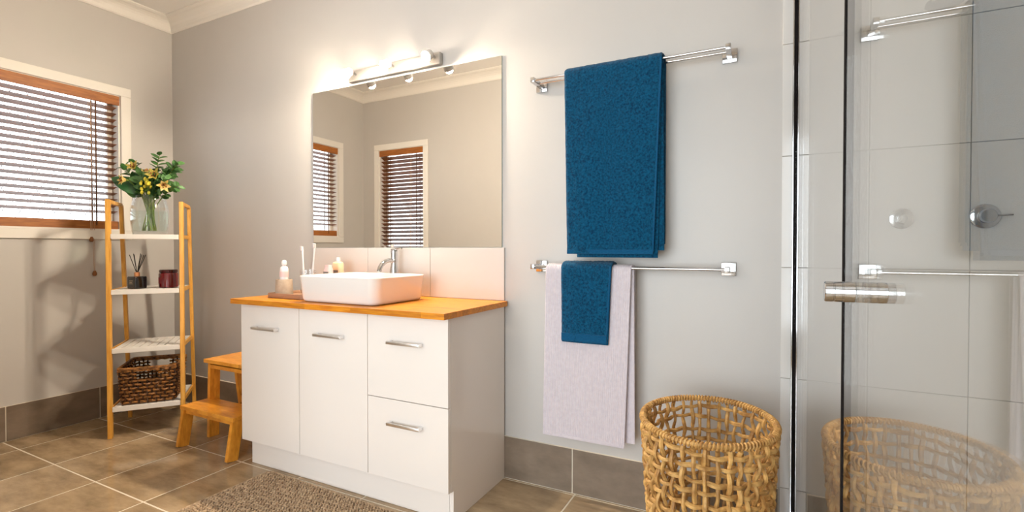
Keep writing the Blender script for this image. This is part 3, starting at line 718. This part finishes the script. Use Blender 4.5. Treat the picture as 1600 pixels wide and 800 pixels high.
# ------------------------------------------------------------------ corner ladder shelf (local x across, y towards the corner)
AZ = math.atan2(0.785, 0.62)
ls = thing('ladder_shelf', 'tall four tier shelf with bamboo legs and white slatted boards', 'shelf', (-3.310, 1.452, 0), AZ)
SW, ZT = 0.350, 1.362
def dep(z): return lerp(0.400, 0.245, z/ZT)
LW = 0.030
for x in (0.0, SW):
    fr = bmesh.new(); beam(fr, (x, 0.0, 0.0005), (x, 0.0, ZT), 0.022, LW, up=(0, 1, 0), bev=0.003)
    obj('leg', fr, 'bamboo', ls)
    bk = bmesh.new(); beam(bk, (x, dep(0), 0.0005), (x, dep(ZT-0.02), ZT-0.013), 0.020, LW*0.9, up=(0, 1, 0), bev=0.003)
    obj('leg', bk, 'bamboo', ls)
    tp = bmesh.new(); beam(tp, (x, 0.016, ZT-0.012), (x, dep(ZT)-0.004, ZT-0.014), 0.019, 0.022, bev=0.003)
    obj('top_bar', tp, 'bamboo', ls)
SH = (1.166, 0.848, 0.512, 0.178)
for z in SH:
    d = dep(z)
    for x in (0.0, SW):
        b = bmesh.new(); xx = x+(0.004 if x == 0 else -0.004)
        beam(b, (xx, 0.015, z-0.012), (xx, d-0.012, z-0.012), 0.010, 0.024, bev=0.002); obj('side_rail', b, 'bamboo', ls)
    sh = obj('shelf_board', BX(0.012, SW-0.012, -0.012, 0.006, z-0.028, z, 0.002), 'shelf_white', ls)
    obj('rear_rail', BX(0.012, SW-0.012, d-0.022, d-0.006, z-0.024, z, 0.002), 'shelf_white', sh)
    ns = 8; pw = (SW-0.026)/ns
    for k in range(ns):
        obj('slat', BX(0.013+k*pw+0.004, 0.013+(k+1)*pw-0.004, 0.0062, d-0.0222, z-0.014, z-0.001, 0.001, 1), 'shelf_white', sh)
def on_shelf(u, v, z):
    ca, sa = math.cos(AZ), math.sin(AZ); return (-3.310+u*ca-v*sa, 1.452+u*sa+v*ca, z)

# vase of flowers
VZ = SH[0]+0.0008
vp = on_shelf(0.170, 0.125, VZ)
va = thing('glass_vase', 'clear glass vase of water on the top shelf', 'vase', vp)
VP = [(0.084, 0.004), (0.090, 0.02), (0.0965, 0.08), (0.096, 0.13), (0.090, 0.18), (0.080, 0.215), (0.078, 0.232)]
VI = [(r-0.0045, h) for r, h in VP if h > 0.014]
obj('vase_wall', LT([(0, 0), (0.080, 0)] + VP + [(0.0755, 0.2335)] + list(reversed(VI)) + [(0.075, 0.018), (0, 0.018)], 36), 'vase_glass', va, smooth=True)
obj('water', LT([(0, 0.0185), (0.074, 0.0185), (0.0845, 0.022), (0.0912, 0.08), (0.0908, 0.128), (0.0895, 0.140), (0, 0.140)], 32), 'water', va, smooth=True)
bq = thing('flower_bouquet', 'bouquet of yellow lilies and eucalyptus leaves standing in the glass vase', 'flowers', (vp[0], vp[1], VZ+0.02))
rb = random.Random(21)
# camera-facing axes for arranging: right = along image, local frame is world-aligned here
RT = Vector((0.891, 0.454, 0)); TO = Vector((0.454, -0.891, 0)).normalized()   # right and towards the viewer of the room
def bp(r, h, t): return RT*r+Vector((0, 0, h))+TO*t
def leaf(bm, base, tip, width, nrm, cup=0.15, n=7, sharp=0.8):
    base, tip = Vector(base), Vector(tip); d = tip-base; l = d.length
    s = d.cross(Vector(nrm)).normalized(); up = s.cross(d).normalized(); rows = []
    for i in range(n+1):
        t = i/n; w = width*0.5*(math.sin(PI*min(1, t**0.75))**sharp if 0 < t < 1 else 0.02)
        c = base+d*t+up*(-cup*l*(t-0.5)**2+cup*l*0.25)
        rows.append([bm.verts.new(c-s*w+up*w*0.25), bm.verts.new(c-up*0.0), bm.verts.new(c+s*w+up*w*0.25)])
        rows[-1] += [bm.verts.new(c+s*w+up*(w*0.25-0.0012)), bm.verts.new(c-up*0.0014), bm.verts.new(c-s*w+up*(w*0.25-0.0012))]
    for A, B in zip(rows, rows[1:]):
        for k in range(6): bm.faces.new((A[k], A[(k+1) % 6], B[(k+1) % 6], B[k]))
    bm.faces.new(rows[0]); bm.faces.new(list(reversed(rows[-1])))
def stem(p0, p1, p2, r=0.0035):
    P0, P1, P2 = Vector(p0), Vector(p1), Vector(p2)
    pts = [P0*(1-t)**2+P1*2*t*(1-t)+P2*t*t for t in [i/10 for i in range(11)]]
    obj('stem', TB(pts, [r*1.1]*8+[r*0.9, r*0.8, r*0.7], 6), 'stem_green', bq, smooth=True)
    return pts
def euca(p0, p1, p2, n, size, t0=0.45):
    P0, P1, P2 = Vector(p0), Vector(p1), Vector(p2); stem(p0, p1, p2, 0.0026)
    for i in range(n):
        t = t0+(1-t0)*i/(n-1); c = P0*(1-t)**2+P1*2*t*(1-t)+P2*t*t; tan = (P1-P0)*2*(1-t)+(P2-P1)*2*t; tan.normalize()
        a = i*1.9+rb.uniform(-.4, .4); side = tan.cross(Vector((math.cos(a), math.sin(a), 0.3))).normalized()
        for sg in (1, -1):
            q = c+side*sg*size*rb.uniform(0.9, 1.2)+tan*size*0.5; s = size*rb.uniform(0.85, 1.25)*(1-0.35*(t-t0)/(1-t0))
            bm = bmesh.new(); leaf(bm, c, q, s*1.0, (tan+TO*0.5), 0.1, 7, 0.55); obj('leaf', bm, 'leaf_green', bq, smooth=True)
def lily(c, face, size, m):
    c, f = Vector(c), Vector(face).normalized(); a0 = Vector((0, 0, 1)) if abs(f.z) < 0.9 else Vector((1, 0, 0))
    u = f.cross(a0).normalized(); v = u.cross(f); ob = None
    bm = bmesh.new(); lathe(bm, [(0.001, -0.020), (0.004, -0.010), (0.008, 0.004), (0.006, 0.006), (0, 0.006)], 10)
    Mx = Matrix(((u.x, v.x, f.x, c.x), (u.y, v.y, f.y, c.y), (u.z, v.z, f.z, c.z), (0, 0, 0, 1)))
    bmesh.ops.transform(bm, matrix=Mx, verts=bm.verts); head = obj('lily_head', bm, 'stem_green', bq, smooth=True)
    for k in range(6):
        a = k*PI/3+rb.uniform(-.1, .1); r = u*math.cos(a)+v*math.sin(a)
        bm = bmesh.new(); leaf(bm, c+r*0.004, c+r*size*(0.66 if k % 2 else 0.8)+f*size*0.72, size*(0.50 if k % 2 else 0.40), f*1.0-r*0.3, 0.45, 7); obj('petal', bm, m, head, smooth=True)
    for k in range(4):
        a = k*PI/2+0.4; r = u*math.cos(a)+v*math.sin(a)
        bm = bmesh.new(); tube(bm, [c, c+f*size*0.4+r*size*0.12, c+f*size*0.62+r*size*0.22], 0.0011, 5); ball(bm, c+f*size*0.63+r*size*0.22, 0.0035, (1, 1, 1.6), 6, 4); obj('stamen', bm, 'stamen', head, smooth=True)
neck = lambda: (rb.uniform(-.03, .03))
def foot(): return bp(rb.uniform(-.035, .04), 0.004, rb.uniform(-.03, .03))
# eucalyptus, upper right, top centre and low right; short ones at the left
for tip, mid, n, sz in ((bp(0.165, 0.405, 0.0), bp(0.03, 0.24, 0), 11, 0.046), (bp(0.125, 0.385, -0.03), bp(0.02, 0.24, 0), 10, 0.046), (bp(0.060, 0.460, 0.0), bp(0.02, 0.26, 0), 10, 0.042),
                        (bp(0.195, 0.270, 0.03), bp(0.06, 0.24, 0), 6, 0.032), (bp(-0.165, 0.390, -0.02), bp(-0.03, 0.25, 0), 9, 0.042), (bp(-0.120, 0.415, -0.04), bp(-0.03, 0.25, 0), 8, 0.038),
                        (bp(0.130, 0.310, 0.05), bp(0.02, 0.23, 0.02), 8, 0.040)):
    euca(foot(), mid, tip, n, sz, 0.55)
# big glossy leaves
for b, t, w in ((bp(-0.02, 0.220, 0.03), bp(-0.190, 0.318, 0.05), 0.100), (bp(-0.02, 0.235, 0.0), bp(-0.11, 0.36, -0.02), 0.06), (bp(0.03, 0.225, 0.03), bp(0.115, 0.300, 0.05), 0.050)):
    bm = bmesh.new(); leaf(bm, b, t, w, TO*0.8+Vector((0, 0, 0.7)), 0.35, 10); obj('broad_leaf', bm, 'leaf_dark', bq, smooth=True)
for c, fc, sz, m in ((bp(-0.085, 0.300, 0.07), TO*0.8-RT*0.5, 0.048, 'petal_yellow'), (bp(0.075, 0.325, 0.05), TO+RT*0.15+Vector((0, 0, 0.3)), 0.056, 'petal_green'), (bp(0.120, 0.275, 0.06), TO*0.6+RT*0.7-Vector((0, 0, 0.3)), 0.052, 'petal_yellow'),
                     (bp(-0.070, 0.375, 0.02), TO*0.8+Vector((0, 0, 0.5)), 0.050, 'petal_green'), (bp(0.01, 0.345, 0.03), TO*0.5+Vector((0, 0, 0.8)), 0.036, 'petal_yellow')):
    stem(foot(), bp(neck(), 0.20, neck()), Vector(c)-Vector(fc).normalized()*0.015); lily(c, fc, sz, m)
for k in range(16):
    c = bp(rb.uniform(-0.005, 0.055), rb.uniform(0.225, 0.325), 0.065+rb.uniform(-.01, .02))
    bm = bmesh.new(); ball(bm, c, 0.0085*rb.uniform(.8, 1.2), (1, 1, 1.35), 8, 6); bd = obj('bud', bm, 'bud_yellow', bq, smooth=True)
    obj('stalk', TB([c, c*0.8+Vector((0, 0, 0.02)), bp(0.01, 0.20, 0.02)], 0.0012, 5), 'stem_green', bd)
for k in range(7): stem(foot(), bp(neck(), 0.12, neck()), bp(rb.uniform(-.05, .06), rb.uniform(.22, .29), rb.uniform(-.02, .05)), 0.003)
for k in range(60):
    a = bp(rb.uniform(-.09, .10), rb.uniform(.20, .335), rb.uniform(-.02, .045)); t = a+RT*rb.uniform(-.06, .06)+Vector((0, 0, rb.uniform(-.01, .06)))+TO*0.03
    bm = bmesh.new(); leaf(bm, a, t, 0.034, TO+Vector((0, 0, .4)), 0.2, 6); obj('leaf', bm, 'leaf_green', bq, smooth=True)

# diffuser and candle on the second shelf
Z2 = SH[1]+0.0008
rd = thing('reed_diffuser', 'square black glass reed diffuser with dark sticks on the second shelf', 'diffuser', on_shelf(0.118, 0.060, Z2), AZ-0.75)
obj('bottle', rr_solid(0.070, 0.070, 0.008, [(0.003, 0), (0, 0.003), (0, 0.066), (0.003, 0.071), (0.018, 0.073)]), 'black_glass', rd, smooth=True)
obj('collar', LT([(0, 0.0732), (0.014, 0.0732), (0.014, 0.094), (0.011, 0.096), (0, 0.096)], 18), 'copper', rd, smooth=True)
bm = bmesh.new()
for x0, x1, z in ((-0.016, 0.016, 0.046), (-0.011, 0.011, 0.037), (-0.014, 0.014, 0.029)): box(bm, x0, x1, -0.0356, -0.0351, z-0.002, z+0.002)
obj('label_print', bm, 'label_print', rd)
for k, (dx, dy) in enumerate(((-0.062, 0.0), (-0.052, 0.02), (-0.006, -0.015), (0.002, 0.02), (0.040, 0.0), (0.056, 0.012), (0.070, -0.01))):
    obj('reed', TB([(dx*0.05, dy*0.05, 0.090), (dx, dy, 0.205-abs(dx)*0.12)], 0.0019, 6), 'reed_black', rd)
cd = thing('candle_jar', 'dark red glass candle jar with lid on the second shelf', 'candle', on_shelf(0.268, 0.085, Z2))
obj('jar', LT([(0, 0), (0.046, 0), (0.050, 0.004), (0.050, 0.082), (0.046, 0.088), (0, 0.088)], 28), 'red_glass', cd, smooth=True)
obj('lid', LT([(0, 0.0885), (0.043, 0.0885), (0.047, 0.091), (0.048, 0.104), (0.044, 0.108), (0, 0.109)], 28), 'red_lid', cd, smooth=True)
bm = bmesh.new()
for k in range(8):
    a0 = -2.05+k*0.1; pts = [(0.0504*math.cos(a), 0.0504*math.sin(a)) for a in (a0, a0+0.1)]
    f = [bm.verts.new((x, y, z)) for (x, y), z in ((pts[0], 0.025), (pts[1], 0.025), (pts[1], 0.062), (pts[0], 0.062))]; bm.faces.new(f)
obj('paper_label', bm, 'red_label', cd)

# dark wicker storage basket on the bottom shelf
db = thing('wicker_storage_basket', 'dark brown woven storage basket on the bottom shelf', 'basket', on_shelf(SW/2, 0.165, SH[3]+0.001), AZ)
BWX, BWY, BH = 0.285, 0.335, 0.215
def rpath(n, kx, ky, r):
    # rounded rectangle sampled by arc length, starting at middle of the front side
    base = rrect(-kx, kx, -ky, ky, r, 4); L = []; tot = 0
    P = [Vector((x, y, 0)) for x, y in base]; st = max(range(len(P)), key=lambda i: (-P[i].y, P[i].x)); P = P[st:]+P[:st]
    seg = [(P[(i+1) % len(P)]-P[i]).length for i in range(len(P))]; tot = sum(seg); out = []; i = 0; acc = 0
    for q in range(n):
        s = tot*q/n
        while acc+seg[i] < s: acc += seg[i]; i += 1
        out.append(P[i].lerp(P[(i+1) % len(P)], (s-acc)/max(seg[i], 1e-9)))
    return out
NB, MB_ = 52, 10
def bw(q, n, z, off):
    k = lerp(0.90, 1.0, z/BH)
    p = PATH[n][q % n]; c = Vector((p.x*k, p.y*k, z)); a, b = PATH[n][(q+1) % n], PATH[n][q-1]; t = (a-b).normalized()
    return c+Vector((t.y, -t.x, 0))*off
PATH = {NB: rpath(NB, BWX/2, BWY/2, 0.03), NB*4: rpath(NB*4, BWX/2, BWY/2, 0.03)}
zs = [0.012+i*(BH-0.030)/(MB_-1) for i in range(MB_)]
def in_hole(v): return abs(v.x) < 0.050        # hand holes on both narrow sides
for i in range(NB):
    pts = []
    top = zs[-4] if (in_hole(PATH[NB][i]) and abs(PATH[NB][i].y) > BWY*0.4) else BH-0.012
    for q in range(22):
        z = 0.004+q/21*(top-0.004); f = (z-zs[0])/(zs[1]-zs[0])
        pts.append(bw(i, NB, z, -0.0045*(1 if i % 2 == 0 else -1)*math.cos(PI*f)))
    obj('stake', TB(pts, 0.0046, 5), 'wicker_stake', db, smooth=True)
n = NB*4
for j in range(MB_):
    allp = []
    for q in range(n):
        c = q/4.0; allp.append(bw(q, n, zs[j]+0.0015*math.sin(q*0.9+j), 0.0050*math.cos(PI*c)*(1 if j % 2 == 0 else -1)))
    if MB_-4 < j < MB_-1:
        runs, cur = [], []
        for q in range(n):
            pz = PATH[n][q]
            if in_hole(pz) and abs(pz.y) > BWY*0.4:
                if len(cur) > 3: runs.append(cur)
                cur = []
            else: cur.append(allp[q])
        if len(cur) > 3: runs.append(cur)
        for r in runs: obj('weaver', TB(r, 0.0062, 5), 'wicker_dark', db, smooth=True)
    else:
        obj('weaver', TB(allp, 0.0066 if j < MB_-1 else 0.008, 5, closed=True), 'wicker_dark', db, smooth=True)
obj('rim', TB([bw(q, n, BH-0.006, 0) for q in range(n)], 0.0085, 6, closed=True), 'wicker_dark', db, smooth=True)
bm = bmesh.new(); box(bm, -BWX*0.44, BWX*0.44, -BWY*0.44, BWY*0.44, 0.001, 0.008); obj('base', bm, 'wicker_dark', db)

# ------------------------------------------------------------------ step stool
st = thing('step_stool', 'orange wooden two step stool between shelf and vanity', 'stool', (-2.615, 1.55, 0))
Q0 = Vector(st.location); sx0, sx1 = -2.840, -2.392
def boards(parent_name, x0, x1, y0, y1, z, th, n):
    o = obj(parent_name, BX(x0+0.03, x1-0.03, y0+0.02, y1-0.02, z-th-0.012, z-th-0.0005), 'stool_wood', st, origin=Q0)
    w = (y1-y0)/n
    for i in range(n):
        mid = lerp(x0, x1, random.uniform(0.3, 0.7))
        for a, b in ((x0, mid), (mid, x1)):
            obj('board', BX(a, b-0.0002, y0+i*w, y0+(i+1)*w-0.0003, z-th, z, 0.0006, 1), 'stool_wood', o, origin=Q0)
boards('lower_step', sx0-0.006, sx1+0.006, 1.572, 1.742, 0.222, 0.020, 3)
boards('upper_step', sx0-0.006, sx1+0.006, 1.702, 1.930, 0.452, 0.020, 3)
for x in (sx0+0.012, sx1-0.012):
    b = bmesh.new(); beam(b, (x, 1.572, 0.0005), (x, 1.605, 0.201), 0.022, 0.060, up=(0, 1, 0), bev=0.002); obj('front_leg', b, 'stool_wood', st, origin=Q0)
    b = bmesh.new(); beam(b, (x+(0.0 if x < -2.6 else 0), 1.742, 0.0005), (x, 1.752, 0.4315), 0.022, 0.060, up=(0, 1, 0), bev=0.002); obj('middle_leg', b, 'stool_wood', st, origin=Q0)
    b = bmesh.new(); beam(b, (x, 1.945, 0.0005), (x, 1.893, 0.4315), 0.022, 0.050, up=(0, 1, 0), bev=0.002); obj('rear_leg', b, 'stool_wood', st, origin=Q0)
obj('apron', BX(sx0+0.024, sx1-0.024, 1.586, 1.600, 0.178, 0.2015, 0.001, 1), 'stool_wood', st, origin=Q0)
obj('apron', BX(sx0+0.024, sx1-0.024, 1.722, 1.738, 0.398, 0.4315, 0.001, 1), 'stool_wood', st, origin=Q0)
obj('stretcher', BX(sx0+0.024, sx1-0.024, 1.900, 1.916, 0.155, 0.195, 0.001, 1), 'stool_wood', st, origin=Q0)

# ------------------------------------------------------------------ shower
GX = 0.1047; GZ = 2.06; YD = 0.826
fp = thing('shower_glass_panel', 'fixed clear shower glass panel joined to the wall by a chrome channel', 'shower screen', (GX, 1.44, 0))
F0 = Vector(fp.location)
obj('pane', BX(GX-0.004, GX+0.004, YD+0.0062, D-0.014, 0.006, GZ), 'clear_glass', fp, origin=F0)
bm = bmesh.new()
box(bm, GX-0.0140, GX-0.0095, D-0.032, D-0.0095, 0.002, GZ+0.005, 0.001, 1); box(bm, GX+0.0095, GX+0.0135, D-0.032, D-0.0095, 0.002, GZ+0.005, 0.001, 1)
ch = obj('wall_channel', bm, 'chrome', fp, origin=F0)
bm = bmesh.new(); box(bm, GX-0.0094, GX-0.0042, D-0.0345, D-0.010, 0.003, GZ); box(bm, GX+0.0042, GX+0.0094, D-0.0345, D-0.010, 0.003, GZ); box(bm, GX-0.0042, GX+0.0042, D-0.0138, D-0.010, 0.003, GZ)
obj('seal', bm, 'dark_gap', ch, origin=F0)
bm = BX(GX-0.011, GX+0.011, YD+0.004, D-0.036, 0.0008, 0.006); obj('floor_channel', bm, 'chrome', fp, origin=F0)
sd = thing('shower_door', 'clear frameless glass shower door with chrome knob', 'shower door', (GX, 0.52, 0))
D0 = Vector(sd.location)
obj('pane', BX(GX-0.004, GX+0.004, RY+0.012, YD-0.0062, 0.012, GZ), 'clear_glass', sd, origin=D0)
obj('edge_seal', BX(GX-0.0052, GX+0.0052, YD-0.0060, YD+0.0060, 0.012, GZ), 'dark_gap', sd, origin=D0)
bm = bmesh.new(); prof = [(0, -0.036), (0.0118, -0.036), (0.0128, -0.035), (0.0128, -0.027), (0.0122, -0.0265), (0.0122, -0.0255), (0.0128, -0.025), (0.0128, -0.018), (0.0122, -0.0175), (0.0122, -0.0165), (0.0128, -0.016), (0.0128, -0.0045), (0, -0.0045)]
lathe(bm, prof, 24, (GX, 0.731, 1.027), 'x'); lathe(bm, [(r, -h) for r, h in reversed(prof)], 24, (GX, 0.731, 1.027), 'x')
obj('knob', bm, 'chrome', sd, origin=D0, smooth=True)['label'] = 'grooved chrome cylinder knob'
mx = thing('shower_mixer', 'round chrome shower mixer with pin lever on the tiled wall', 'mixer', (0.617, D-0.0095, 1.183))
obj('cover_plate', LT([(0, 0), (0.038, 0), (0.038, -0.004), (0.034, -0.007), (0, -0.007)], 32, axis='y'), 'chrome', mx, smooth=True)
obj('body', LT([(0, -0.007), (0.022, -0.007), (0.022, -0.030), (0.019, -0.036), (0, -0.038)], 24, axis='y'), 'chrome', mx, smooth=True)
obj('lever', TB([(0.015, -0.028, 0.0), (0.040, -0.030, 0.001), (0.056, -0.032, 0.002)], 0.0032, 8), 'chrome', mx, smooth=True)
wo = thing('shower_outlet', 'small round chrome hose outlet left of the shower mixer', 'outlet', (0.408, D-0.0095, 1.181))
obj('cover_plate', LT([(0, 0), (0.034, 0), (0.034, -0.004), (0.030, -0.006), (0, -0.006)], 32, axis='y'), 'chrome', wo, smooth=True)
obj('nozzle', TB([(0, -0.006, 0), (0, -0.024, 0), (-0.004, -0.030, -0.006), (-0.008, -0.031, -0.016)], [0.012, 0.012, 0.0115, 0.011], 14), 'chrome', wo, smooth=True)
sh = thing('overhead_shower', 'round chrome shower head high on the tiled wall', 'shower', (0.492, D-0.0095, 1.938))
obj('arm', TB([(0, 0, 0), (0, -0.05, 0.0), (0, -0.075, -0.02), (0, -0.085, -0.07)], 0.009, 10), 'chrome', sh, smooth=True)
obj('flange', LT([(0, 0), (0.026, 0), (0.026, -0.004), (0.014, -0.008), (0, -0.008)], 24, axis='y'), 'chrome', sh, smooth=True)
obj('rose', LT([(0, -0.070), (0.012, -0.070), (0.020, -0.084), (0.046, -0.094), (0.048, -0.104), (0.044, -0.107), (0, -0.107)], 28, (0, -0.085, 0)), 'chrome', sh, smooth=True)
